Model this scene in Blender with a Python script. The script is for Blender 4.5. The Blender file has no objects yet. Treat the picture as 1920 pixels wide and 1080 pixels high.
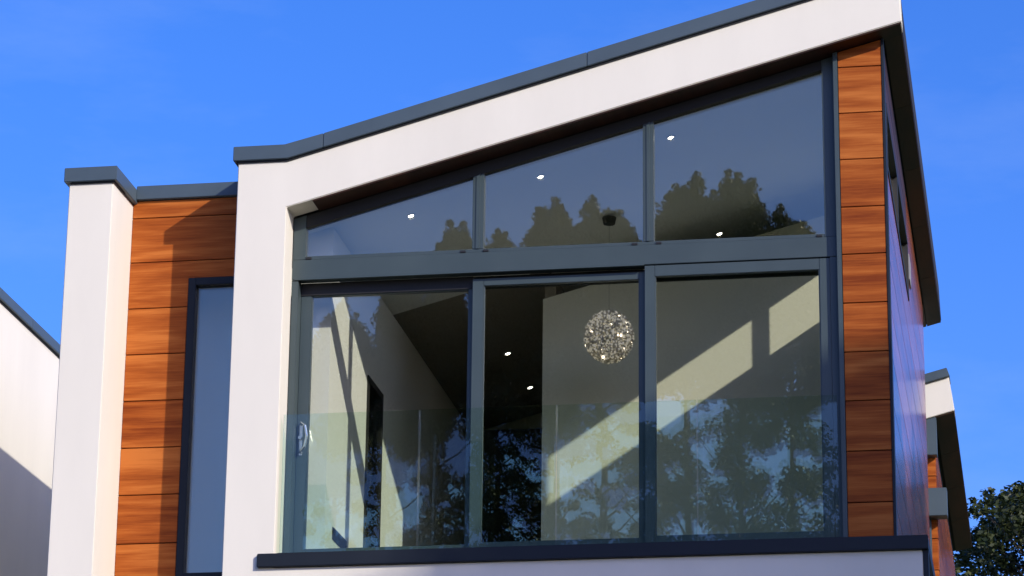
import bpy, bmesh, math, random
import numpy as np
from mathutils import Vector, Matrix

# ------------------------------------------------------------------ camera, sky, sun, exposure
S = bpy.context.scene
COL = S.collection
cam_d = bpy.data.cameras.new('camera')
cam = bpy.data.objects.new('camera', cam_d)
COL.objects.link(cam)
cam_d.sensor_width = 36.0
cam_d.lens = 5900.0 / 1920.0 * 36.0
cam_d.clip_start = 0.1
cam_d.clip_end = 4000.0
CAM = Vector((6.236, -23.0, 1.65))


def _camera_matrix():
    f = 5900.0
    d = Vector((2015 - 960, 2475 - 540, f)).normalized()          # direction away from us, as the lens sees it
    u = Vector((255, -17040, f))
    u = (u - d * u.dot(d)).normalized()
    r = d.cross(u)
    if r.x < 0:
        r = -r
    # rows of the camera axes in the world: right, up, back
    right = Vector((r.x, d.x, u.x))
    down = Vector((r.y, d.y, u.y))
    fwd = Vector((r.z, d.z, u.z))
    m = Matrix((right, -down, -fwd)).transposed().to_4x4()
    m.translation = CAM
    return m


cam.matrix_world = _camera_matrix()
S.camera = cam

SUN_TO = Vector((1.2, -1.0, 0.79)).normalized()
SUN_EL = math.asin(SUN_TO.z)
SUN_AZ = math.atan2(SUN_TO.x, SUN_TO.y)

W = bpy.data.worlds.new('World')
S.world = W
W.use_nodes = True
wn = W.node_tree
wn.nodes.clear()
o_ = wn.nodes.new('ShaderNodeOutputWorld')
bg = wn.nodes.new('ShaderNodeBackground')
hs = wn.nodes.new('ShaderNodeHueSaturation')
sky = wn.nodes.new('ShaderNodeTexSky')
sky.sky_type = 'NISHITA'
sky.sun_disc = False
sky.sun_elevation = SUN_EL
sky.sun_rotation = SUN_AZ
sky.air_density = 1.0
sky.dust_density = 1.6
sky.ozone_density = 2.5
hs.inputs['Hue'].default_value = 0.5
hs.inputs['Saturation'].default_value = 1.35
hs.inputs['Value'].default_value = 1.0
bg.inputs['Strength'].default_value = 0.14
wn.links.new(sky.outputs[0], hs.inputs['Color'])
tint = wn.nodes.new('ShaderNodeMix')
tint.data_type = 'RGBA'
tint.blend_type = 'MULTIPLY'
tint.inputs['Factor'].default_value = 1.0
tint.inputs['B'].default_value = (1.0, 1.03, 1.68, 1.0)
wn.links.new(hs.outputs[0], tint.inputs['A'])
# faint high veil of cloud, the same all round the sky
wtc = wn.nodes.new('ShaderNodeTexCoord')
wmp = wn.nodes.new('ShaderNodeMapping')
wmp.inputs['Scale'].default_value = (2.2, 2.2, 7.0)
wno = wn.nodes.new('ShaderNodeTexNoise')
wno.inputs['Scale'].default_value = 2.6
wno.inputs['Detail'].default_value = 7.0
wno.inputs['Roughness'].default_value = 0.6
wmr = wn.nodes.new('ShaderNodeMapRange')
wmr.inputs['From Min'].default_value = 0.47
wmr.inputs['From Max'].default_value = 0.80
wmr.inputs['To Min'].default_value = 0.0
wmr.inputs['To Max'].default_value = 0.13
veil = wn.nodes.new('ShaderNodeMix')
veil.data_type = 'RGBA'
veil.inputs['B'].default_value = (4.6, 5.6, 7.6, 1.0)
wn.links.new(wtc.outputs['Generated'], wmp.inputs['Vector'])
wn.links.new(wmp.outputs[0], wno.inputs['Vector'])
wn.links.new(wno.outputs['Fac'], wmr.inputs['Value'])
wn.links.new(wmr.outputs[0], veil.inputs['Factor'])
wn.links.new(tint.outputs['Result'], veil.inputs['A'])
wn.links.new(veil.outputs['Result'], bg.inputs['Color'])
wn.links.new(bg.outputs[0], o_.inputs['Surface'])

sun_d = bpy.data.lights.new('sun', 'SUN')
sun_d.energy = 4.3
sun_d.angle = math.radians(0.53)
sun_d.color = (1.0, 0.93, 0.84)
sun = bpy.data.objects.new('sun', sun_d)
COL.objects.link(sun)
sun.rotation_euler = (-SUN_TO).to_track_quat('-Z', 'Y').to_euler()
sun.location = (20, -20, 40)

S.view_settings.view_transform = 'Standard'
S.view_settings.look = 'None'
S.view_settings.exposure = 0.1
S.view_settings.gamma = 1.0
S.view_settings.use_curve_mapping = False
S.cycles.transparent_max_bounces = 32
S.cycles.max_bounces = 12
S.cycles.diffuse_bounces = 5
S.cycles.glossy_bounces = 5
S.cycles.use_denoising = True
S.cycles.caustics_reflective = False
S.cycles.caustics_refractive = False

RND = random.Random(7)

# ------------------------------------------------------------------ materials


def new_mat(name):
    m = bpy.data.materials.new(name)
    m.use_nodes = True
    nt = m.node_tree
    b = nt.nodes['Principled BSDF']
    return m, nt, b


def N(nt, t, **kw):
    n = nt.nodes.new(t)
    for k, v in kw.items():
        setattr(n, k, v)
    return n


def L(nt, a, b):
    nt.links.new(a, b)


def ramp(nt, fac, stops):
    r = N(nt, 'ShaderNodeValToRGB')
    e = r.color_ramp.elements
    e[0].position, e[0].color = stops[0][0], (*stops[0][1], 1)
    e[1].position, e[1].color = stops[-1][0], (*stops[-1][1], 1)
    for p, c in stops[1:-1]:
        x = e.new(p)
        x.color = (*c, 1)
    L(nt, fac, r.inputs[0])
    return r.outputs[0]


def mapped(nt, scale, coord='Object', rnd=False):
    tc = N(nt, 'ShaderNodeTexCoord')
    mp = N(nt, 'ShaderNodeMapping')
    mp.inputs['Scale'].default_value = scale
    src = tc.outputs[coord]
    if rnd:
        oi = N(nt, 'ShaderNodeObjectInfo')
        mu = N(nt, 'ShaderNodeVectorMath', operation='SCALE')
        cb = N(nt, 'ShaderNodeCombineXYZ')
        for i, k in enumerate((13.7, 7.3, 41.1)):
            q = N(nt, 'ShaderNodeMath', operation='MULTIPLY')
            q.inputs[1].default_value = k
            L(nt, oi.outputs['Random'], q.inputs[0])
            L(nt, q.outputs[0], cb.inputs[i])
        ad = N(nt, 'ShaderNodeVectorMath', operation='ADD')
        L(nt, src, ad.inputs[0])
        L(nt, cb.outputs[0], ad.inputs[1])
        src = ad.outputs[0]
    L(nt, src, mp.inputs['Vector'])
    return mp.outputs[0]


def noise(nt, vec, scale, detail=4.0, rough=0.55, dist=0.0):
    n = N(nt, 'ShaderNodeTexNoise')
    n.inputs['Scale'].default_value = scale
    n.inputs['Detail'].default_value = detail
    n.inputs['Roughness'].default_value = rough
    n.inputs['Distortion'].default_value = dist
    L(nt, vec, n.inputs['Vector'])
    return n.outputs['Fac']


def bump(nt, b, h, strength, dist):
    bp = N(nt, 'ShaderNodeBump')
    bp.inputs['Strength'].default_value = strength
    bp.inputs['Distance'].default_value = dist
    L(nt, h, bp.inputs['Height'])
    L(nt, bp.outputs[0], b.inputs['Normal'])


def mat_render(name, c, var=0.04):
    m, nt, b = new_mat(name)
    v = mapped(nt, (1, 1, 1))
    v2 = mapped(nt, (1.2, 1.2, 0.35))
    n1 = noise(nt, v2, 0.9, 6, 0.6)
    n2 = noise(nt, v, 140, 3, 0.6)
    lo = tuple(x * (1 - var * 2) for x in c)
    L(nt, ramp(nt, n1, [(0.32, lo), (0.62, c)]), b.inputs['Base Color'])
    b.inputs['Roughness'].default_value = 0.9
    b.inputs['Specular IOR Level'].default_value = 0.2
    bump(nt, b, n2, 0.35, 0.002)
    return m


def mat_metal(name, c, rough=0.38):
    m, nt, b = new_mat(name)
    v = mapped(nt, (1, 1, 1))
    n1 = noise(nt, v, 1.7, 4)
    n2 = noise(nt, v, 300, 2)
    L(nt, ramp(nt, n1, [(0.3, tuple(x * 0.88 for x in c)), (0.7, tuple(x * 1.08 for x in c))]), b.inputs['Base Color'])
    r2 = N(nt, 'ShaderNodeMapRange')
    r2.inputs['To Min'].default_value = rough - 0.07
    r2.inputs['To Max'].default_value = rough + 0.1
    L(nt, n1, r2.inputs['Value'])
    L(nt, r2.outputs[0], b.inputs['Roughness'])
    bump(nt, b, n2, 0.15, 0.0006)
    return m


def mat_wood(name, dark, mid, light, rough=0.33, axis='X', spec=0.5):
    """flat sawn boards: warped growth rings drawn out along the board, fine pores on top"""
    m, nt, b = new_mat(name)
    st = (0.45, 1.0, 3.4) if axis == 'X' else (1.0, 0.45, 3.4)
    v = mapped(nt, st, rnd=True)
    fine = (0.9, 1.0, 17) if axis == 'X' else (1.0, 0.9, 17)
    vf = mapped(nt, fine, rnd=True)
    big = noise(nt, v, 1.5, 3, 0.5, 0.6)
    rings = N(nt, 'ShaderNodeTexWave', wave_type='BANDS', bands_direction='Z', wave_profile='SIN')
    rings.inputs['Scale'].default_value = 0.55
    rings.inputs['Distortion'].default_value = 14.0
    rings.inputs['Detail'].default_value = 3.0
    rings.inputs['Detail Scale'].default_value = 1.6
    L(nt, v, rings.inputs['Vector'])
    pores = noise(nt, vf, 2.2, 4, 0.65)
    a1 = N(nt, 'ShaderNodeMath', operation='MULTIPLY')
    a1.inputs[1].default_value = 0.12
    L(nt, rings.outputs['Fac'], a1.inputs[0])
    a2 = N(nt, 'ShaderNodeMath', operation='MULTIPLY_ADD')
    a2.inputs[1].default_value = 0.52
    L(nt, big, a2.inputs[0])
    L(nt, a1.outputs[0], a2.inputs[2])
    a3 = N(nt, 'ShaderNodeMath', operation='MULTIPLY_ADD')
    a3.inputs[1].default_value = 0.44
    L(nt, pores, a3.inputs[0])
    L(nt, a2.outputs[0], a3.inputs[2])
    hair = noise(nt, mapped(nt, (1.3, 1.3, 46), rnd=True), 2.0, 3, 0.7)
    a5 = N(nt, 'ShaderNodeMath', operation='MULTIPLY_ADD')
    a5.inputs[1].default_value = 0.30
    L(nt, hair, a5.inputs[0])
    L(nt, a3.outputs[0], a5.inputs[2])
    a6 = N(nt, 'ShaderNodeMath', operation='SUBTRACT')
    a6.inputs[1].default_value = 0.15
    L(nt, a5.outputs[0], a6.inputs[0])
    oi = N(nt, 'ShaderNodeObjectInfo')
    a4 = N(nt, 'ShaderNodeMath', operation='MULTIPLY_ADD')
    a4.inputs[1].default_value = 0.19
    L(nt, oi.outputs['Random'], a4.inputs[0])
    L(nt, a6.outputs[0], a4.inputs[2])
    c = ramp(nt, a4.outputs[0], [(0.42, dark), (0.62, mid), (0.82, light)])
    L(nt, c, b.inputs['Base Color'])
    b.inputs['Roughness'].default_value = rough
    b.inputs['Specular IOR Level'].default_value = spec
    bump(nt, b, pores, 0.12, 0.0008)
    return m


def mat_plain(name, c, rough=0.7, var=0.06, scale=3.0):
    m, nt, b = new_mat(name)
    n1 = noise(nt, mapped(nt, (1, 1, 1)), scale, 5)
    L(nt, ramp(nt, n1, [(0.3, tuple(x * (1 - var) for x in c)), (0.7, tuple(min(1, x * (1 + var)) for x in c))]),
      b.inputs['Base Color'])
    b.inputs['Roughness'].default_value = rough
    return m


def mat_glass(name, tint, f0, wob=0.00025, wscale=1.1, coat=(1, 1, 1)):
    """a pane: what passes straight through it, plus a mirror share that grows towards grazing angles"""
    m = bpy.data.materials.new(name)
    m.use_nodes = True
    nt = m.node_tree
    nt.nodes.clear()
    out = N(nt, 'ShaderNodeOutputMaterial')
    tr = N(nt, 'ShaderNodeBsdfTransparent')
    gl = N(nt, 'ShaderNodeBsdfGlossy')
    mx = N(nt, 'ShaderNodeMixShader')
    tr.inputs['Color'].default_value = (*tint, 1)
    gl.inputs['Color'].default_value = (*coat, 1)
    gl.inputs['Roughness'].default_value = 0.0
    ge = N(nt, 'ShaderNodeNewGeometry')
    dt = N(nt, 'ShaderNodeVectorMath', operation='DOT_PRODUCT')
    L(nt, ge.outputs['Normal'], dt.inputs[0])
    L(nt, ge.outputs['Incoming'], dt.inputs[1])
    ab = N(nt, 'ShaderNodeMath', operation='ABSOLUTE')
    L(nt, dt.outputs['Value'], ab.inputs[0])
    sb = N(nt, 'ShaderNodeMath', operation='SUBTRACT', use_clamp=True)
    sb.inputs[0].default_value = 1.0
    L(nt, ab.outputs[0], sb.inputs[1])
    pw = N(nt, 'ShaderNodeMath', operation='POWER')
    pw.inputs[1].default_value = 5.0
    L(nt, sb.outputs[0], pw.inputs[0])
    ma = N(nt, 'ShaderNodeMath', operation='MULTIPLY_ADD')
    ma.inputs[1].default_value = 1 - f0
    ma.inputs[2].default_value = f0
    L(nt, pw.outputs[0], ma.inputs[0])
    if wob:
        h = noise(nt, mapped(nt, (1, 1, 1), rnd=True), wscale, 0.0, 0.4)
        bp = N(nt, 'ShaderNodeBump')
        bp.inputs['Strength'].default_value = 1.0
        bp.inputs['Distance'].default_value = wob
        L(nt, h, bp.inputs['Height'])
        L(nt, bp.outputs[0], gl.inputs['Normal'])
    L(nt, ma.outputs[0], mx.inputs[0])
    L(nt, tr.outputs[0], mx.inputs[1])
    L(nt, gl.outputs[0], mx.inputs[2])
    L(nt, mx.outputs[0], out.inputs['Surface'])
    return m


def mat_emit(name, c, s):
    m, nt, b = new_mat(name)
    b.inputs['Base Color'].default_value = (0.8, 0.8, 0.8, 1)
    b.inputs['Emission Color'].default_value = (*c, 1)
    b.inputs['Emission Strength'].default_value = s
    return m


def mat_leaf(name, c1, c2, c3):
    m = bpy.data.materials.new(name)
    m.use_nodes = True
    nt = m.node_tree
    nt.nodes.clear()
    out = N(nt, 'ShaderNodeOutputMaterial')
    ge = N(nt, 'ShaderNodeNewGeometry')
    col = ramp(nt, ge.outputs['Random Per Island'], [(0.0, c1), (0.6, c2), (1.0, c3)])
    d = N(nt, 'ShaderNodeBsdfPrincipled')
    d.inputs['Roughness'].default_value = 0.5
    d.inputs['Specular IOR Level'].default_value = 0.35
    t = N(nt, 'ShaderNodeBsdfTranslucent')
    L(nt, col, d.inputs['Base Color'])
    L(nt, col, t.inputs['Color'])
    mx = N(nt, 'ShaderNodeMixShader')
    mx.inputs[0].default_value = 0.25
    L(nt, d.outputs[0], mx.inputs[1])
    L(nt, t.outputs[0], mx.inputs[2])
    L(nt, mx.outputs[0], out.inputs['Surface'])
    return m


M = {}
M['render'] = mat_render('white_render', (0.745, 0.705, 0.60))
M['coping'] = mat_metal('grey_coping', (0.062, 0.088, 0.104))
M['frame'] = mat_metal('frame_grey', (0.044, 0.064, 0.066), 0.40)
M['sill'] = mat_metal('sill_grey', (0.011, 0.015, 0.021), 0.5)
M['sill'].node_tree.nodes['Principled BSDF'].inputs['Specular IOR Level'].default_value = 0.25
M['dark'] = mat_plain('dark_lining', (0.012, 0.012, 0.014), 0.8)
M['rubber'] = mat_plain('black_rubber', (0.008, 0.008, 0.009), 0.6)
M['wood'] = mat_wood('cladding_wood', (0.18, 0.034, 0.005), (0.33, 0.080, 0.012), (0.48, 0.145, 0.028), 0.5, 'X', 0.12)
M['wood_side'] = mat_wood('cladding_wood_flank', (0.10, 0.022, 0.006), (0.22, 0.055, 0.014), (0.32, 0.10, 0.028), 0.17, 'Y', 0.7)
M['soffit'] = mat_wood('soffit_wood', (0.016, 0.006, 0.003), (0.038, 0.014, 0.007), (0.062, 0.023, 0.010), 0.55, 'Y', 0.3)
M['glass'] = mat_glass('window_glass', (0.985, 0.99, 0.955), 0.125, 0.00005, 0.8, (1.0, 0.95, 0.78))
M['bal_glass'] = mat_glass('balustrade_glass', (0.905, 0.965, 0.922), 0.035, 0.00007, 1.6)
M['inwall'] = mat_plain('interior_paint', (0.665, 0.675, 0.575), 0.85, 0.02, 1.0)
M['inwhite'] = mat_plain('interior_white', (0.80, 0.825, 0.79), 0.85, 0.02, 1.0)
M['floor_in'] = mat_plain('oak_floor', (0.075, 0.058, 0.04), 0.4, 0.2, 4.0)
M['vent'] = mat_plain('grey_vent', (0.22, 0.22, 0.215), 0.7, 0.05)
M['passage'] = mat_plain('dark_brown_paint', (0.27, 0.245, 0.20), 0.85, 0.03, 1.0)
M['chrome'] = mat_metal('brushed_steel', (0.62, 0.63, 0.65), 0.25)
M['chrome'].node_tree.nodes['Principled BSDF'].inputs['Metallic'].default_value = 1.0
M['bulb'] = mat_emit('lit_bulb', (1.0, 0.84, 0.66), 5.0)
M['dim'] = mat_emit('dim_bulb', (1.0, 0.88, 0.68), 0.22)
M['lamp'] = mat_emit('downlight_lens', (1.0, 0.94, 0.85), 14.0)
M['crystal'] = mat_metal('chandelier_beads', (0.58, 0.55, 0.46), 0.35)
M['leaf'] = mat_leaf('oak_leaf', (0.022, 0.034, 0.010), (0.040, 0.055, 0.016), (0.085, 0.095, 0.030))
M['leaf_pine'] = mat_leaf('dark_leaf', (0.030, 0.040, 0.014), (0.050, 0.060, 0.022), (0.085, 0.090, 0.035))
M['bark'] = mat_plain('bark', (0.055, 0.042, 0.032), 0.95, 0.4, 9.0)
M['grass'] = mat_plain('grass', (0.055, 0.085, 0.025), 0.95, 0.4, 6.0)
M['asphalt'] = mat_plain('asphalt', (0.05, 0.05, 0.052), 0.9, 0.2, 30.0)
M['paving'] = mat_plain('paving', (0.13, 0.12, 0.11), 0.9, 0.12, 4.0)

# ------------------------------------------------------------------ mesh helpers


class MB:
    def __init__(self):
        self.bm = bmesh.new()

    def box(self, x0, x1, y0, y1, z0, z1, bev=0.0):
        r = bmesh.ops.create_cube(self.bm, size=1.0)
        for v in r['verts']:
            v.co = Vector(((x0 + x1) / 2 + v.co.x * (x1 - x0), (y0 + y1) / 2 + v.co.y * (y1 - y0),
                           (z0 + z1) / 2 + v.co.z * (z1 - z0)))
        if bev:
            es = list({e for v in r['verts'] for e in v.link_edges})
            bmesh.ops.bevel(self.bm, geom=es, offset=bev, segments=2, affect='EDGES', clamp_overlap=True)
        return self

    def prism(self, pts, y0, y1, bev=0.0):
        """outline in X, Z drawn out along Y"""
        a = [self.bm.verts.new((x, y0, z)) for x, z in pts]
        b = [self.bm.verts.new((x, y1, z)) for x, z in pts]
        n = len(pts)
        fs = [self.bm.faces.new(a), self.bm.faces.new(list(reversed(b)))]
        for i in range(n):
            fs.append(self.bm.faces.new((a[i], b[i], b[(i + 1) % n], a[(i + 1) % n])))
        bmesh.ops.recalc_face_normals(self.bm, faces=fs)
        if bev:
            es = list({e for f in fs for e in f.edges})
            bmesh.ops.bevel(self.bm, geom=es, offset=bev, segments=2, affect='EDGES', clamp_overlap=True)
        return self

    def tube(self, pts, radii, seg=8):
        pts = [Vector(p) for p in pts]
        rings = []
        for i, p in enumerate(pts):
            if i == 0:
                t = pts[1] - p
            elif i == len(pts) - 1:
                t = p - pts[i - 1]
            else:
                t = pts[i + 1] - pts[i - 1]
            t.normalize()
            a = t.orthogonal().normalized() if i == 0 else (rings_a - t * rings_a.dot(t)).normalized()
            rings_a = a
            b = t.cross(a)
            r = radii[i] if isinstance(radii, (list, tuple)) else radii
            rings.append([self.bm.verts.new(p + (a * math.cos(2 * math.pi * k / seg) + b * math.sin(2 * math.pi * k / seg)) * r)
                          for k in range(seg)])
        for i in range(len(rings) - 1):
            for k in range(seg):
                self.bm.faces.new((rings[i][k], rings[i][(k + 1) % seg], rings[i + 1][(k + 1) % seg], rings[i + 1][k]))
        self.bm.faces.new(list(reversed(rings[0])))
        self.bm.faces.new(rings[-1])
        return self

    def disc(self, c, r, h, seg=20):
        """short upright cylinder, bottom at c"""
        c = Vector(c)
        return self.tube([c, c + Vector((0, 0, h))], r, seg)

    def build(self, name, mat, parent=None, origin=None, smooth=False):
        me = bpy.data.meshes.new(name)
        bmesh.ops.recalc_face_normals(self.bm, faces=self.bm.faces[:])
        self.bm.to_mesh(me)
        self.bm.free()
        if smooth:
            for p in me.polygons:
                p.use_smooth = True
        me.materials.append(mat)
        return place(name, me, parent, origin)


ORG = {}


def place(name, me, parent=None, origin=None):
    """world-space mesh -> object whose origin is at `origin` (default: lower corner of its bounds)"""
    if origin is None:
        co = [v.co for v in me.vertices]
        origin = Vector((min(c.x for c in co), min(c.y for c in co), min(c.z for c in co)))
    origin = Vector(origin)
    me.transform(Matrix.Translation(-origin))
    ob = bpy.data.objects.new(name, me)
    COL.objects.link(ob)
    if parent is not None:
        ob.parent = parent
        ob.location = origin - ORG[parent.name]
    else:
        ob.location = origin
    ORG[ob.name] = origin
    return ob


def thing(name, loc, label, cat, group=None):
    o = bpy.data.objects.new(name, None)
    COL.objects.link(o)
    o.location = loc
    o.empty_display_size = 0.2
    ORG[o.name] = Vector(loc)
    tag(o, label, cat, group)
    return o


def tag(o, label=None, cat=None, group=None, kind=None):
    if label:
        o['label'] = label
    if cat:
        o['category'] = cat
    if group:
        o['group'] = group
    if kind:
        o['kind'] = kind
    return o


# ------------------------------------------------------------------ ground
g = MB().box(-400, 400, -400, 400, -0.6, -0.02).build('ground', M['grass'])
tag(g, kind='structure')
g = MB().box(-120, 120, -21.0, -15.0, -0.4, -0.012).build('road', M['asphalt'])
tag(g, kind='structure')
g = MB().box(-120, 120, -24.2, -21.0, -0.4, 0.11, 0.015).build('pavement', M['paving'])
tag(g, kind='structure')
g = MB().box(-9, 9, -15.0, 0.2, -0.4, 0.0).build('driveway', M['paving'])
tag(g, kind='structure')

# ------------------------------------------------------------------ main house
SL = 0.2667                                                    # slope of the roof


def soff(x):
    return 10.017 + SL * (x - 0.414)


def top(x):
    return 10.417 + 0.271 * (x - 0.41)


house = thing('house', (2.0, 3.5, 0.0), 'white rendered house with sloping roof, big glazed gable and wood clad recess', 'house')

fw = MB().prism([(0, 0), (5.36, 0), (5.36, 7.075), (0.41, 7.075), (0.41, soff(0.41)), (5.318, soff(5.318)),
                 (5.305, top(5.305)), (0.41, top(0.41)), (0, top(0.41))], 0.0, 0.25, 0.006)
fw.build('front_wall', M['render'], house)
# thin dark boards under the overhang of the front
fs = MB()
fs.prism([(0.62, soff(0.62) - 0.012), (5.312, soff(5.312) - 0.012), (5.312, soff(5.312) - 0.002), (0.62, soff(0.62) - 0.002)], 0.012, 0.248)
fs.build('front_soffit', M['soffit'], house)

# roof body behind the front, with its side overhang
MB().prism([(0.02, 10.02), (0.41, soff(0.41) + 0.02), (5.316, soff(5.316) + 0.02), (5.302, top(5.302) - 0.03), (0.41, top(0.41) - 0.03), (0.02, top(0.41) - 0.03)],
           0.252, 7.95).build('roof', M['dark'], house)
# soffit boards along the flank, front to back
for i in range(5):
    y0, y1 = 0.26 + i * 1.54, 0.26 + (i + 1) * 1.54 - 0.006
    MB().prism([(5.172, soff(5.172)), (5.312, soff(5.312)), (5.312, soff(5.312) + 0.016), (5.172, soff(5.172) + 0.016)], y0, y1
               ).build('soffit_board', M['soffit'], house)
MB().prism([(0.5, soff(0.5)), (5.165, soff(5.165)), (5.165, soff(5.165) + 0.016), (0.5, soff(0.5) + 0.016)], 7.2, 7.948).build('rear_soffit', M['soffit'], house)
MB().box(5.161, 5.172, 3.86, 4.16, 10.46, 10.70, 0.003).build('vent_cover', M['vent'], house)

# coping along the roof edge, in three lengths
CT, CO = 0.122, 0.036


def slope_piece(x0, x1):
    return [(x0, top(x0) + 0.002), (x1, top(x1) + 0.002), (x1, top(x1) + CT), (x0, top(x0) + CT)]


MB().prism([(-CO, top(0.41) + 0.002), (0.41, top(0.41) + 0.002), (0.70, top(0.70) + 0.002), (0.70, top(0.70) + CT), (0.385, top(0.41) + CT), (-CO, top(0.41) + CT)],
           -CO, 0.30, 0.004).build('coping', M['coping'], house)
MB().prism(slope_piece(0.703, 2.83), -CO, 0.30, 0.004).build('coping', M['coping'], house)
MB().prism(slope_piece(2.833, 5.33), -CO, 0.30, 0.004).build('coping', M['coping'], house)
MB().box(-CO, 0.30, 0.303, 7.95, top(0.41) + 0.002, top(0.41) + CT, 0.004).build('coping', M['coping'], house)
# shadow gap strip under the coping
MB().prism([(-0.012, top(0.41) - 0.014), (0.41, top(0.41) - 0.014), (5.310, top(5.310) - 0.014), (5.310, top(5.310)), (0.41, top(0.41)), (-0.012, top(0.41))],
           -0.012, 0.05).build('coping_gasket', M['rubber'], house)

# left flank wall, pillar and recess
MB().box(0.002, 0.30, 0.252, 7.9, 0.0, 10.018).build('flank_wall', M['render'], house)
MB().box(-1.403, -1.035, 0.0, 7.9, 0.0, 10.306, 0.006).build('pillar', M['render'], house)
MB().box(-1.403 - CO, -1.035 + CO, -CO, 7.95, 10.308, 10.428, 0.004).build('coping', M['coping'], house)
MB().box(-1.391, -1.023, -0.012, 0.3, 10.294, 10.307).build('coping_gasket', M['rubber'], house)
YW = 0.57
# backing behind the boards, round the tall window
WX0, WZ1, WZ0 = -0.53, 9.645, 7.05
bk = MB()
bk.box(-1.034, WX0, YW + 0.03, 0.75, 0.0, 10.335)
bk.box(WX0 + 0.001, 0.001, YW + 0.03, 0.75, WZ1, 10.334)
bk.box(WX0 + 0.001, 0.001, YW + 0.03, 0.75, 0.0, WZ0)
clad = bk.build('recess_cladding', M['dark'], house)
seams = [10.335, 10.183, 9.798, 9.403, 9.011, 8.620, 8.227, 7.837, 7.437, 7.045, 6.655, 6.265]
for i in range(len(seams) - 1):
    z1, z0 = seams[i] - 0.004, seams[i + 1] + 0.004
    if z1 > WZ1 + 0.05 and z0 > WZ1:
        MB().box(-1.033, -0.002, YW, YW + 0.028, z0, z1, 0.0025).build('board', M['wood'], clad)
    elif z1 > WZ1:                                            # the board the window head cuts into
        MB().prism([(-1.033, z0), (WX0 - 0.004, z0), (WX0 - 0.004, WZ1 + 0.004), (-0.002, WZ1 + 0.004), (-0.002, z1), (-1.033, z1)], YW, YW + 0.028
                   ).build('board', M['wood'], clad)
    elif z1 < WZ0:
        MB().box(-1.033, -0.002, YW, YW + 0.028, z0, z1, 0.0025).build('board', M['wood'], clad)
    else:
        MB().box(-1.033, WX0 - 0.004, YW, YW + 0.028, z0, z1, 0.0025).build('board', M['wood'], clad)
MB().box(-1.0, -0.003, YW - 0.035, 0.95, 10.337, 10.455, 0.004).build('coping', M['coping'], house)
MB().box(-1.03, -0.003, 0.76, 7.9, 9.9, 10.2).build('flat_roof', M['dark'], house)

# tall narrow window in the recess
tw = MB()
tw.box(WX0, WX0 + 0.062, YW - 0.01, YW + 0.08, WZ0, WZ1, 0.003)
tw.box(-0.045, -0.003, YW - 0.01, YW + 0.08, WZ0, WZ1, 0.003)
tw.box(WX0 + 0.0625, -0.0455, YW - 0.01, YW + 0.08, WZ1 - 0.062, WZ1, 0.003)
tw.box(WX0 + 0.0625, -0.0455, YW - 0.01, YW + 0.08, WZ0, 7.187, 0.003)
tallw = tw.build('tall_window', M['sill'], house)
MB().box(WX0 + 0.058, -0.042, YW + 0.045, YW + 0.069, 7.18, WZ1 - 0.058).build('pane', M['glass'], tallw)
bl = MB()
bl.box(-1.0, -0.01, 1.05, 1.10, 6.2, 9.8)
bl.build('stair_wall', M['inwhite'], house)
MB().box(-1.0, -0.02, 0.78, 1.04, 9.7, 9.75).build('stair_ceiling', M['inwhite'], house)

# sill under the big window, wrapping the right corner
sl = MB()
sl.box(0.282, 5.404, -0.035, 0.30, 7.077, 7.183, 0.005)
sl.box(5.05, 5.404, 0.302, 7.3, 7.077, 7.183, 0.005)
sl.build('window_sill', M['sill'], house)
MB().box(5.362, 5.402, 0.004, 0.12, 0.0, 7.074).build('corner_trim', M['sill'], house)
MB().box(5.06, 5.358, 0.252, 7.2, 0.0, 7.074).build('lower_flank_wall', M['render'], house)

# timber clad column right of the glazing
XR = 5.16
YC = 0.19
cb = MB()
cb.prism([(4.80, 7.185), (5.145, 7.185), (5.145, soff(5.145) - 0.016), (4.80, soff(4.80) - 0.016)], YC + 0.03, 0.36)
colm = cb.build('timber_column', M['dark'], house)
cz = [7.187, 7.50, 7.902, 8.300, 8.689, 9.083, 9.480, 9.868, 10.262, 10.650, 11.038, 99]
for i in range(len(cz) - 1):
    z0, z1 = cz[i] + 0.004, cz[i + 1] - 0.004
    za, zb = min(z1, soff(4.802) - 0.02), min(z1, soff(5.142) - 0.02)
    MB().prism([(4.802, z0), (5.142, z0), (5.142, zb), (4.802, za)], YC, YC + 0.028, 0.0025).build('board', M['wood'], colm)
MB().prism([(4.762, 7.185), (4.799, 7.185), (4.799, soff(4.799) - 0.016), (4.762, soff(4.762) - 0.016)], YC - 0.012, 0.34, 0.003
           ).build('edge_trim', M['frame'], house)
MB().prism([(5.144, 7.185), (5.164, 7.185), (5.164, soff(5.164) - 0.016), (5.144, soff(5.144) - 0.016)], YC - 0.006, 0.34, 0.002
           ).build('edge_trim', M['sill'], house)

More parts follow.
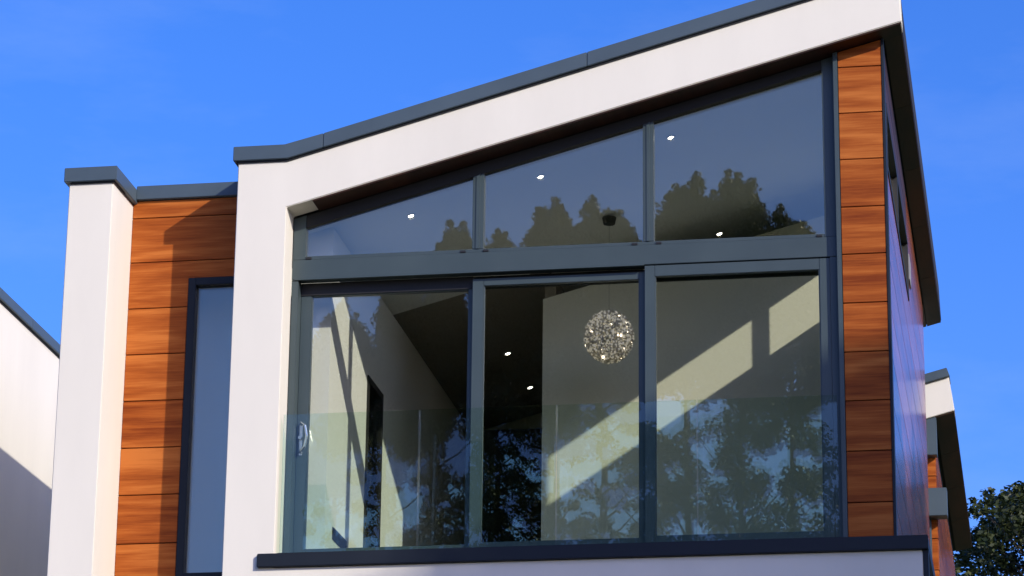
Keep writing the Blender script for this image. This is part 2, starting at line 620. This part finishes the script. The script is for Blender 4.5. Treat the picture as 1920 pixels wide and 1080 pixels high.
# right flank: backing with a long high window in it, boards in front
CZ0, CZ1, CY0, CY1 = 10.245, 10.76, 0.36, 3.75
fb = MB()
ztop = soff(5.06) + 0.02
fb.box(5.06, 5.135, 0.362, 7.18, 7.185, CZ0)
fb.box(5.06, 5.135, 0.362, 7.18, CZ1, ztop)
fb.box(5.06, 5.135, CY1, 7.179, CZ0, CZ1)
fb.box(5.06, 5.135, 0.30, CY0 + 0.02, CZ0 - 0.3, CZ1 + 0.2)
flank = fb.build('flank_cladding', M['inwall'], house)
fz = [7.187, 7.50, 7.902, 8.300, 8.689, 9.083, 9.480, 9.868, 10.262, 10.650, 11.038, 11.27]
for i in range(len(fz) - 1):
    z0, z1 = fz[i] + 0.004, fz[i + 1] - 0.004
    ya = 0.345
    for (y0, y1) in ((ya, 3.76), (3.768, 7.19)):
        a, b = z0, z1
        if y0 < 2:
            if a < CZ0 < b:
                b = CZ0 - 0.03
            elif a < CZ1 < b:
                a = CZ1 + 0.03
            elif a >= CZ0 and b <= CZ1:
                continue
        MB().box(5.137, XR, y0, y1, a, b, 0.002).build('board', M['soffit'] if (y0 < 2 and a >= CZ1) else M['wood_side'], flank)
cw = MB()
for (y0, y1, z0, z1) in ((CY0, CY1, CZ0 - 0.028, CZ0 + 0.022), (CY0, CY1, CZ1 - 0.022, CZ1 + 0.028),
                         (CY0, CY0 + 0.05, CZ0 + 0.0225, CZ1 - 0.0225), (CY1 - 0.05, CY1, CZ0 + 0.0225, CZ1 - 0.0225),
                         (1.95, 2.02, CZ0 + 0.0225, CZ1 - 0.0225)):
    cw.box(5.09, 5.168, y0, y1, z0, z1, 0.002)
clw = cw.build('high_window', M['rubber'], house)
MB().box(5.115, 5.13, CY0 + 0.048, 1.952, CZ0 + 0.02, CZ1 - 0.02).build('pane', M['glass'], clw)
MB().box(5.115, 5.13, 2.018, CY1 - 0.048, CZ0 + 0.02, CZ1 - 0.02).build('pane', M['glass'], clw)

# ------------------------------------------------------------------ glazed gable
YF = 0.252


def head(x):
    return 9.925 + 0.272 * (x - 0.52)


gable = MB().box(0.516, 4.667, YF + 0.003, 0.33, 9.6515, 9.680, 0.002).build('gable_window', M['frame'], house)
for x0, x1 in ((0.412, 0.515), (4.668, 4.760)):
    MB().prism([(x0, 9.652), (x1, 9.652), (x1, soff(x1) - 0.014), (x0, soff(x0) - 0.014)], YF, 0.33, 0.003).build('jamb', M['frame'], gable)
MB().prism([(0.5155, head(0.5155)), (4.6675, head(4.6675)), (4.6675, soff(4.6675) - 0.014), (0.5155, soff(0.5155) - 0.014)], YF + 0.004, 0.33, 0.003
           ).build('head_frame', M['rubber'], gable)  # blacker than the other frame parts: the overhang's shade is put into its colour
for x0, x1 in ((1.872, 1.962), (3.240, 3.325)):
    MB().prism([(x0, 9.681), (x1, 9.681), (x1, head(x1) - 0.0005), (x0, head(x0) - 0.0005)], YF + 0.002, 0.33, 0.003).build('mullion', M['frame'], gable)
    MB().prism([(x0 + 0.03, 9.681), (x1 - 0.03, 9.681), (x1 - 0.03, head(x1) - 0.003), (x0 + 0.03, head(x0) - 0.003)], YF - 0.006, YF + 0.0015
               ).build('mullion_cap', M['frame'], gable)
tr = MB()
tr.box(0.412, 4.760, YF - 0.004, 0.36, 9.487, 9.651, 0.003)
tr.box(0.43, 3.25, YF - 0.012, YF + 0.01, 9.478, 9.490, 0.002)
tr.build('transom', M['frame'], gable)
for x in (0.545, 1.80, 1.985, 3.175, 3.365, 4.625):
    MB().box(x - 0.022, x + 0.022, YF - 0.010, YF + 0.004, 9.650, 9.670, 0.003).build('drain_cap', M['rubber'], gable)
for x0, x1 in ((0.515, 1.872), (1.962, 3.240), (3.325, 4.668)):
    MB().prism([(x0 - 0.012, 9.672), (x1 + 0.012, 9.672), (x1 + 0.012, head(x1 + 0.012) + 0.012), (x0 - 0.012, head(x0 - 0.012) + 0.012)], 0.285, 0.309
               ).build('pane', M['glass'], gable)
# outer frame of the sliding doors
MB().box(0.412, 0.466, YF, 0.44, 7.186, 9.4865, 0.003).build('jamb', M['frame'], gable)
MB().box(4.702, 4.760, YF, 0.44, 7.186, 9.4865, 0.003).build('jamb', M['frame'], gable)
tk = MB()
tk.box(0.4665, 4.7015, 0.415, 0.44, 9.40, 9.486)
tk.build('door_track', M['rubber'], gable)
MB().box(0.4665, 4.7015, 0.262, 0.44, 7.184, 7.215).build('door_track', M['rubber'], gable)


def leaf(name, x0, x1, gx0, gx1, y, ztop, zg1, tilt=0.0, turn=0.0):
    lb = MB()
    lb.box(x0, gx0, y, y + 0.05, 7.217, ztop, 0.003)
    lb.box(gx1, x1, y, y + 0.05, 7.217, ztop, 0.003)
    lb.box(gx0 + 0.0005, gx1 - 0.0005, y + 0.001, y + 0.05, zg1, ztop, 0.003)
    lb.box(gx0 + 0.0005, gx1 - 0.0005, y + 0.001, y + 0.05, 7.217, 7.305, 0.003)
    lb.box(gx0 + 0.0005, gx0 + 0.008, y + 0.008, y + 0.045, 7.3055, zg1 - 0.0005)
    lb.box(gx1 - 0.008, gx1 - 0.0005, y + 0.008, y + 0.045, 7.3055, zg1 - 0.0005)
    ob = lb.build(name, M['frame'], gable)
    pb = MB().box(gx0 - 0.006, gx1 + 0.006, y + 0.018, y + 0.030, 7.30, zg1 + 0.006)
    for v in pb.bm.verts:
        v.co.y += (v.co.z - 8.34) * math.tan(math.radians(tilt)) + (v.co.x - (gx0 + gx1) / 2) * math.tan(math.radians(turn))
    pb.build('pane', M['glass'], ob)
    return ob


lf = leaf('sliding_door', 0.467, 1.925, 0.552, 1.835, 0.362, 9.4845, 9.376, 0.75, 1.05)
MB().box(0.468, 1.868, 0.353, 0.3605, 9.382, 9.4840).build('head_shade_strip', M['rubber'], lf)  # black strip standing in for the transom's shade on the leaf head
MB().box(1.874, 3.248, 0.362, 0.372, 9.440, 9.4840).build('head_shade_strip', M['rubber'], gable)  # painted shade again, in the gap above the middle leaf
leaf('sliding_door', 1.872, 3.290, 1.960, 3.205, 0.306, 9.447, 9.388, 0.25)
leaf('sliding_door', 3.252, 4.7005, 3.332, 4.620, 0.253, 9.478, 9.388, 0.0)

# handle: curved bar on a back plate
hb = MB()
hb.box(0.490, 0.515, 0.352, 0.361, 8.06, 8.33, 0.003)
hb.tube([(0.502, 0.353, 8.315), (0.515, 0.31, 8.315), (0.548, 0.295, 8.285), (0.566, 0.29, 8.20), (0.548, 0.295, 8.115), (0.515, 0.31, 8.085), (0.502, 0.353, 8.085)],
        0.011, 10)
hb.tube([(0.502, 0.352, 8.20), (0.502, 0.325, 8.20)], 0.015, 12)
hb.build('handle', M['chrome'], lf, smooth=False)

# frameless balustrade in front of the doors
bal = MB().box(0.425, 4.758, 0.03, 0.075, 7.184, 7.20, 0.002).build('balustrade', M['sill'], house)
bx = [0.432, 1.520, 2.595, 3.680, 4.752]
for i in range(4):
    MB().box(bx[i] + 0.005, bx[i + 1] - 0.005, 0.045, 0.060, 7.201, 8.31).build('glass_panel', M['bal_glass'], bal)

# ------------------------------------------------------------------ rooms behind the glass
FL = 7.19
MB().box(0.31, 5.055, 0.45, 6.95, 7.05, FL).build('interior_floor', M['floor_in'], house)


def ceil(x):
    return 9.98 + SL * (x - 0.414)


MB().prism([(0.42, ceil(0.42)), (5.055, ceil(5.055)), (5.055, ceil(5.055) + 0.02), (0.42, ceil(0.42) + 0.02)], 0.335, 3.0).build('ceiling', M['inwhite'], house)
MB().prism([(0.42, ceil(0.42)), (2.05, ceil(2.05)), (2.05, ceil(2.05) + 0.02), (0.42, ceil(0.42) + 0.02)], 3.002, 6.95).build('passage_ceiling', M['passage'], house)
MB().prism([(2.052, ceil(2.052)), (5.055, ceil(5.055)), (5.055, ceil(5.055) + 0.02), (2.052, ceil(2.052) + 0.02)], 3.002, 6.95).build('ceiling', M['inwhite'], house)
# left wall with a doorway
lw = MB()
lw.box(0.302, 0.66, 0.60, 2.00, FL, ceil(0.66) - 0.01)
lw.box(0.302, 0.66, 2.62, 6.9, FL, ceil(0.66) - 0.01)
lw.box(0.302, 0.66, 2.0005, 2.6195, 9.20, ceil(0.66) - 0.01)
lw.build('interior_wall', M['inwhite'], house)
dr = MB()
dr.box(0.53, 0.672, 2.002, 2.06, FL, 9.198)
dr.box(0.53, 0.672, 2.56, 2.618, FL, 9.198)
dr.box(0.53, 0.672, 2.0605, 2.5595, 9.14, 9.198)
dr.box(0.53, 0.56, 2.0605, 2.5595, FL, 9.139)
dr.build('inner_door', M['dark'], house)
vg = MB()
vg.box(0.6605, 0.668, 0.86, 1.36, 7.50, 7.60)
vent = vg.build('wall_vent', M['rubber'], house)
for k in range(6):
    MB().box(0.6685, 0.675, 0.87, 1.35, 7.505 + k * 0.016, 7.514 + k * 0.016).build('slat', M['sill'], vent)
# partition at the back, short of the ceiling, and the passage beside it
MB().prism([(2.0, FL), (5.055, FL), (5.055, ceil(5.055) - 0.27), (2.0, ceil(2.0) - 0.27)], 3.0, 3.1).build('partition_wall', M['inwall'], house)
MB().box(2.0, 2.1, 3.102, 6.9, FL, ceil(2.0) - 0.02).build('interior_wall', M['passage'], house)
MB().box(0.661, 1.999, 6.8, 6.9, FL, ceil(0.66) - 0.02).build('passage_end', M['dark'], house)
MB().box(2.1, 5.055, 6.0, 6.1, FL, 11.3).build('interior_wall', M['inwall'], house)
MB().box(0.30, 5.06, 7.0, 7.15, 0.0, 11.0).build('rear_wall', M['render'], house)

# recessed ceiling lights
DL = 'recessed ceiling lights behind the glass'


def downlight(x, y, z, label, slope=True):
    t = thing('downlight', (x, y, z), label, 'ceiling light', DL)
    n = Vector((-SL, 0, 1)).normalized() if slope else Vector((0, 0, 1))
    a = Vector((x, y, z))
    MB().tube([a - n * 0.010, a - n * 0.001], [0.036, 0.038], 18).build('bezel', M['inwhite'], t)
    MB().tube([a - n * 0.0145, a - n * 0.0105], [0.016, 0.022], 14).build('lens', M['lamp'], t)


downlight(1.247, 0.84, ceil(1.247), 'small lit ceiling spot behind the lowest, left pane of the gable')
downlight(2.320, 0.84, ceil(2.320), 'small lit ceiling spot behind the middle pane of the gable')
downlight(3.392, 0.84, ceil(3.392), 'small lit ceiling spot high up behind the tallest gable pane')
downlight(3.520, 3.38, ceil(3.520), 'small lit ceiling spot low down behind the tallest gable pane')
downlight(1.36, 4.88, ceil(1.36), 'small lit ceiling spot in the dark passage, the higher of two')
downlight(1.38, 6.05, ceil(1.38), 'small lit ceiling spot in the dark passage, the lower of two')

# chandelier: round ball of wire and beads
ch = thing('chandelier', (2.70, 2.19, 9.51), 'round beaded ball chandelier hanging behind the middle sliding door', 'chandelier')
MB().tube([(2.70, 2.19, ceil(2.70) - 0.07), (2.70, 2.19, ceil(2.70) - 0.012)], [0.05, 0.062], 20).build('ceiling_rose', M['rubber'], ch)
MB().tube([(2.70, 2.19, 9.73), (2.70, 2.19, ceil(2.70) - 0.07)], 0.0011, 6).build('cord', M['rubber'], ch)
bd, bu = MB(), MB()
rr = random.Random(3)
cc = Vector((2.70, 2.19, 9.51))
dm = MB()
for i in range(2300):
    k = (i + 0.5) / 2300
    ph = math.acos(1 - 2 * k) + rr.gauss(0, 0.03)
    th = math.pi * (1 + 5 ** 0.5) * i + rr.gauss(0, 0.05)
    r = 0.205 * (0.93 + 0.09 * rr.random())
    p = cc + Vector((math.sin(ph) * math.cos(th) * r, math.sin(ph) * math.sin(th) * r, math.cos(ph) * r * 1.08))
    s = 0.004 + 0.004 * rr.random()
    u = rr.random()
    (bd if u > 0.45 else dm if u > 0.012 else bu).box(p.x - s, p.x + s, p.y - s, p.y + s, p.z - s, p.z + s)
for k in range(14):
    a0 = math.pi * k / 14
    pts = [cc + Vector((math.cos(a0) * math.sin(t) * 0.203, math.sin(a0) * math.sin(t) * 0.203, math.cos(t) * 0.219))
           for t in [2 * math.pi * j / 28 for j in range(29)]]
    bd.tube(pts, 0.0016, 4)
ob = bd.build('bead_globe', M['crystal'], ch)
ob['kind'] = 'stuff'
ob = dm.build('dim_bulbs', M['dim'], ch)
ob['kind'] = 'stuff'
ob = bu.build('bright_bulbs', M['bulb'], ch)
ob['kind'] = 'stuff'

# ------------------------------------------------------------------ house on the left
lh = thing('house', (-6.0, 4.0, 0.0), 'white rendered house at the left edge, its flank crossed by a slanting shadow', 'house')
MB().box(-10.5, -3.25, 0.0, 11.0, 0.0, 10.572, 0.006).build('wall', M['render'], lh)
MB().box(-3.55, -3.25 + CO, -CO, 4.6, 10.574, 10.675, 0.004).build('coping', M['coping'], lh)
MB().box(-3.55, -3.25 + CO, 4.603, 11.03, 10.574, 10.675, 0.004).build('coping', M['coping'], lh)
MB().box(-10.5, -3.56, -CO, 0.3, 10.574, 10.675, 0.004).build('coping', M['coping'], lh)
MB().box(-3.262, -3.238, -0.01, 11.0, 10.560, 10.573).build('coping_gasket', M['rubber'], lh)

# ------------------------------------------------------------------ house behind, on the right
rh = thing('house', (2.5, 12.5, 0.0), 'smaller house behind on the right with white fascia and grey canopies on timber', 'house')
RY = 9.0


def rs(x):
    return 10.684 + SL * (x - 5.394)


def rt(x):
    return 11.047 + SL * (x - 5.345)


MB().prism([(0.6, rs(0.6)), (5.394, rs(5.394)), (5.345, rt(5.345)), (0.6, rt(0.6))], RY, RY + 0.25, 0.005).build('fascia', M['render'], rh)
MB().prism([(0.6, rt(0.6) + 0.002), (5.355, rt(5.355) + 0.002), (5.325, rt(5.325) + 0.10), (0.6, rt(0.6) + 0.10)], RY - CO, RY + 0.3, 0.004).build('coping', M['coping'], rh)
MB().prism([(0.6, rs(0.6) + 0.01), (5.392, rs(5.392) + 0.01), (5.345, rt(5.345) - 0.02), (0.6, rt(0.6) - 0.02)], RY + 0.252, 15.2).build('roof', M['dark'], rh)
for i in range(4):
    y0, y1 = RY + 0.02 + i * 1.54, RY + 0.02 + (i + 1) * 1.54 - 0.008
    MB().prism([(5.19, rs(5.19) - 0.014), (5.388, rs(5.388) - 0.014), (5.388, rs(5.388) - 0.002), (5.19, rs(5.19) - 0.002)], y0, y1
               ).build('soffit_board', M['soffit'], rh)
MB().box(0.6, 5.15, RY + 0.25, 15.0, 0.0, rs(0.6)).build('wall', M['render'], rh)
MB().box(4.6, 5.15, RY + 0.251, 14.9, rs(0.6) - 0.5, rs(4.6)).build('upper_wall', M['dark'], rh)
fcl = MB().box(4.8, 5.15, RY + 0.18, RY + 0.249, 5.0, rs(4.8)).build('front_cladding', M['dark'], rh)
for k in range(16):
    z0 = 5.0 + k * 0.335
    if z0 + 0.33 < rs(4.8):
        MB().box(4.80, 5.172, RY + 0.15, RY + 0.179, z0, z0 + 0.327, 0.003).build('board', M['wood'], fcl)
scl = MB().box(5.151, 5.16, RY + 0.255, 14.95, 5.0, rs(5.15) - 0.03).build('side_cladding', M['dark'], rh)
for k in range(16):
    z0 = 5.0 + k * 0.335
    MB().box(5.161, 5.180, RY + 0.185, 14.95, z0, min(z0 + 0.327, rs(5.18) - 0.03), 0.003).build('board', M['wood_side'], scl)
MB().box(4.6, 5.198, RY + 0.02, RY + 0.148, 10.215, rs(4.6) + 0.15, 0.004).build('canopy', M['coping'], rh)
MB().box(4.6, 5.285, RY - 0.04, RY + 0.148, 9.55, 9.845, 0.004).build('canopy', M['coping'], rh)
MB().box(5.075, 5.112, RY + 0.09, RY + 0.148, 5.0, 9.548, 0.003).build('edge_trim', M['coping'], rh)

# ------------------------------------------------------------------ trees


def tree_meshes(key, h, crown_lo, rx, env, n_clump, per, leaf, clump_r, seed, leaf_mat, n_low=0, t_low=0.0, n_tip=0, trunk_r=0.22):
    """trunk with limbs reaching into leaf clumps; env(t) gives the crown's half width at t (0 at its foot, 1 at its top)"""
    rg = np.random.default_rng(seed)
    cl, cr = [], []
    while len(cl) < n_clump + n_low:
        low = len(cl) >= n_clump
        t = rg.random() * t_low if low else t_low + (1 - t_low) * rg.random()
        w = env(t) * rx
        a = rg.random() * 2 * math.pi
        q = math.sqrt(rg.random()) * 0.98
        if rg.random() < 0.5:
            q = 0.75 + 0.3 * rg.random()
        c_r = clump_r * (0.8 if low else 1.0) * (0.55 + 0.8 * rg.random())
        cr.append(c_r)
        cl.append((math.cos(a) * w * q, math.sin(a) * w * q, crown_lo + t * (h - crown_lo) - c_r * 0.7))
    for k in range(n_tip):
        t = t_low + (1.0 - t_low) * rg.random() ** 0.8
        w = env(t) * rx
        a = rg.random() * 2 * math.pi
        q = 0.94 + 0.24 * rg.random() ** 2
        lift = 0.26 * rg.random() ** 1.5
        for j in range(2):
            cr.append(clump_r * (0.46 - 0.2 * j) * (0.7 + 0.5 * rg.random()))
            cl.append((math.cos(a) * w * q, math.sin(a) * w * q, crown_lo + t * (h - crown_lo) + lift + 0.16 * j))
    n_clump = len(cl)
    cr = np.array(cr)
    per_n = np.maximum(12, (per * (cr / clump_r) ** 1.6)).astype(int)
    cl = np.array(cl)
    tb = MB()
    lean = rg.normal(0, 0.012, 2)
    tp = [(lean[0] * z + 0.05 * math.sin(z * 0.7), lean[1] * z + 0.05 * math.cos(z * 0.6), z) for z in np.linspace(-0.1, h * 0.93, 12)]
    tb.tube(tp, [trunk_r * (1 - 0.9 * i / 11) * (1.25 if i == 0 else 1) for i in range(12)], 9)
    for c in cl[rg.permutation(len(cl))[:min(70, len(cl))]]:
        z0 = max(crown_lo * 0.8, c[2] - (0.5 + 0.5 * rg.random()) * math.hypot(c[0], c[1]) - 0.2)
        f = z0 / (h * 0.93)
        b0 = Vector((lean[0] * z0, lean[1] * z0, z0))
        e = Vector(c)
        mid = b0.lerp(e, 0.5) + Vector((rg.normal(0, .12), rg.normal(0, .12), -0.05 * (e - b0).length))
        r0 = max(0.015, trunk_r * (1 - 0.9 * f) * 0.38)
        tb.tube([b0, b0.lerp(mid, 0.5) + Vector((0, 0, 0.03)), mid, e], [r0, r0 * 0.8, r0 * 0.6, 0.006], 5)
    me_t = bpy.data.meshes.new(key + '_trunk')
    tb.bm.to_mesh(me_t)
    tb.bm.free()
    for p in me_t.polygons:
        p.use_smooth = True
    me_t.materials.append(M['bark'])
    # leaves: small folded quads
    n = int(per_n.sum())
    d = rg.normal(0, 1, (n, 3))
    d /= np.linalg.norm(d, axis=1)[:, None]
    rad = np.repeat(cr, per_n) * rg.random(n) ** 0.45
    p = np.repeat(cl, per_n, 0) + d * rad[:, None] * np.array([1.15, 1.15, 0.8])
    ax = rg.normal(0, 1, (n, 3))
    ax[:, 2] *= 0.6
    ax /= np.linalg.norm(ax, axis=1)[:, None]
    up = rg.normal(0, 1, (n, 3)) + np.array([0, 0, 0.8])
    sd = np.cross(ax, up)
    sd /= np.linalg.norm(sd, axis=1)[:, None] + 1e-9
    nn = np.cross(sd, ax)
    s = (leaf * (0.65 + 0.7 * rg.random(n)))[:, None]
    v = np.empty((n, 4, 3))
    v[:, 0] = p - ax * s * 0.6
    v[:, 1] = p + sd * s * 0.36 + nn * s * 0.1
    v[:, 2] = p + ax * s * 0.7
    v[:, 3] = p - sd * s * 0.36 + nn * s * 0.1
    tri = np.arange(n * 4).reshape(n, 4)
    me = bpy.data.meshes.new(key + '_crown')
    me.vertices.add(n * 4)
    me.vertices.foreach_set('co', v.ravel())
    me.loops.add(n * 4)
    me.loops.foreach_set('vertex_index', tri.ravel().astype(np.int32))
    me.polygons.add(n)
    me.polygons.foreach_set('loop_start', (np.arange(n) * 4).astype(np.int32))
    me.update(calc_edges=True)
    me.validate()
    me.materials.append(leaf_mat)
    return me_t, me


def tree(x, y, meshes, label, rot=0.0, scale=(1, 1, 1), name='tree', group=None):
    t = thing(name, (x, y, 0.0), label, 'tree', group)
    t.rotation_euler = (0, 0, rot)
    t.scale = scale
    for nm, me in (('trunk', meshes[0]), ('crown', meshes[1])):
        o = bpy.data.objects.new(nm, me)
        COL.objects.link(o)
        o.parent = t
    return t


# the tree seen at the right edge
oak = tree_meshes('oak', 14.25, 8.6, 2.5, lambda t: math.sqrt(max(0, 1 - (2 * t - 1) ** 2)) * 0.95 + 0.05, 330, 230, 0.075, 0.34, 5, M['leaf'], n_tip=110, trunk_r=0.3)
tree(7.0, 25.0, oak, 'dark leafy tree at the right edge, partly hidden by the smaller house', 0.6, name='broadleaf_tree')

# trees across the street that the glass mirrors
cone = lambda t: 0.08 + 1.0 * (1 - t) ** 0.8
pa = tree_meshes('pine_a', 19.2, 12.0, 1.55, cone, 125, 420, 0.062, 0.33, 11, M['leaf_pine'], 46, 0.58, 70)
pb = tree_meshes('pine_b', 19.2, 12.0, 1.75, lambda t: 0.10 + 0.95 * (1 - t ** 1.6), 150, 420, 0.062, 0.33, 23, M['leaf_pine'], 42, 0.58, 80)
RG = 'tall trees across the street mirrored in the glass'
refl = [(0.75, 1.0, pb, 0.3, 19.40, 'tallest crown mirrored in the tallest gable pane'),
        (1.55, 0.9, pa, 1.2, 19.30, 'crown mirrored just right of the tallest one in the tallest gable pane'),
        (2.35, 0.9, pb, 1.9, 18.85, 'lower crown mirrored at the right end of the tallest gable pane'),
        (-0.70, 0.95, pb, 2.2, 19.05, 'crown mirrored behind the dark ceiling rose in the middle gable pane'),
        (-1.60, 0.9, pa, 3.9, 19.00, 'pointed crown mirrored in the centre of the middle gable pane'),
        (-2.50, 0.75, pb, 4.1, 18.68, 'small crown mirrored at the left end of the middle gable pane'),
        (-3.15, 0.8, pa, 5.3, 18.60, 'crown mirrored at the right end of the lowest gable pane'),
        (-4.2, 0.8, pb, 0.9, 18.25, 'crown mirrored in the left sliding door beside its sky patch')]
for x, sxy, me, rot, sz, lab in refl:
    tree(x, -25.0 - RND.random() * 0.6, me, lab, rot, (sxy, sxy, sz / 19.2), 'pine_tree', RG)

# trees standing in the sun to the right of the street: they shade the lower right of the front
sh = tree_meshes('shade', 20.0, 11.2, 4.4, lambda t: math.sqrt(max(0, 1 - (2 * t - 1) ** 2)) * 0.97 + 0.03, 420, 130, 0.24, 0.6, 31, M['leaf'], trunk_r=0.35)
T = 15.0
tree(5.5 + 1.2 * T, -T, sh, 'leafy tree right of the street shading the lower front wall', 0.0, (1.0, 1.0, (4.4 + 4.5 + 0.79 * T) / 20.0), 'broadleaf_tree')
tree(12.2 + 1.2 * T, -T, sh, 'taller leafy tree right of the street shading the timber flank', 1.3, (0.72, 0.72, (8.4 + 5.2 + 0.79 * T) / 20.0), 'broadleaf_tree')
tree(12.3, -6.0, sh, 'unseen leafy tree added close to the right of the front to block sky light', 2.2, (0.60, 0.60, 12.6 / 20.0), 'broadleaf_tree')  # added out of view to keep sky light off the timber column
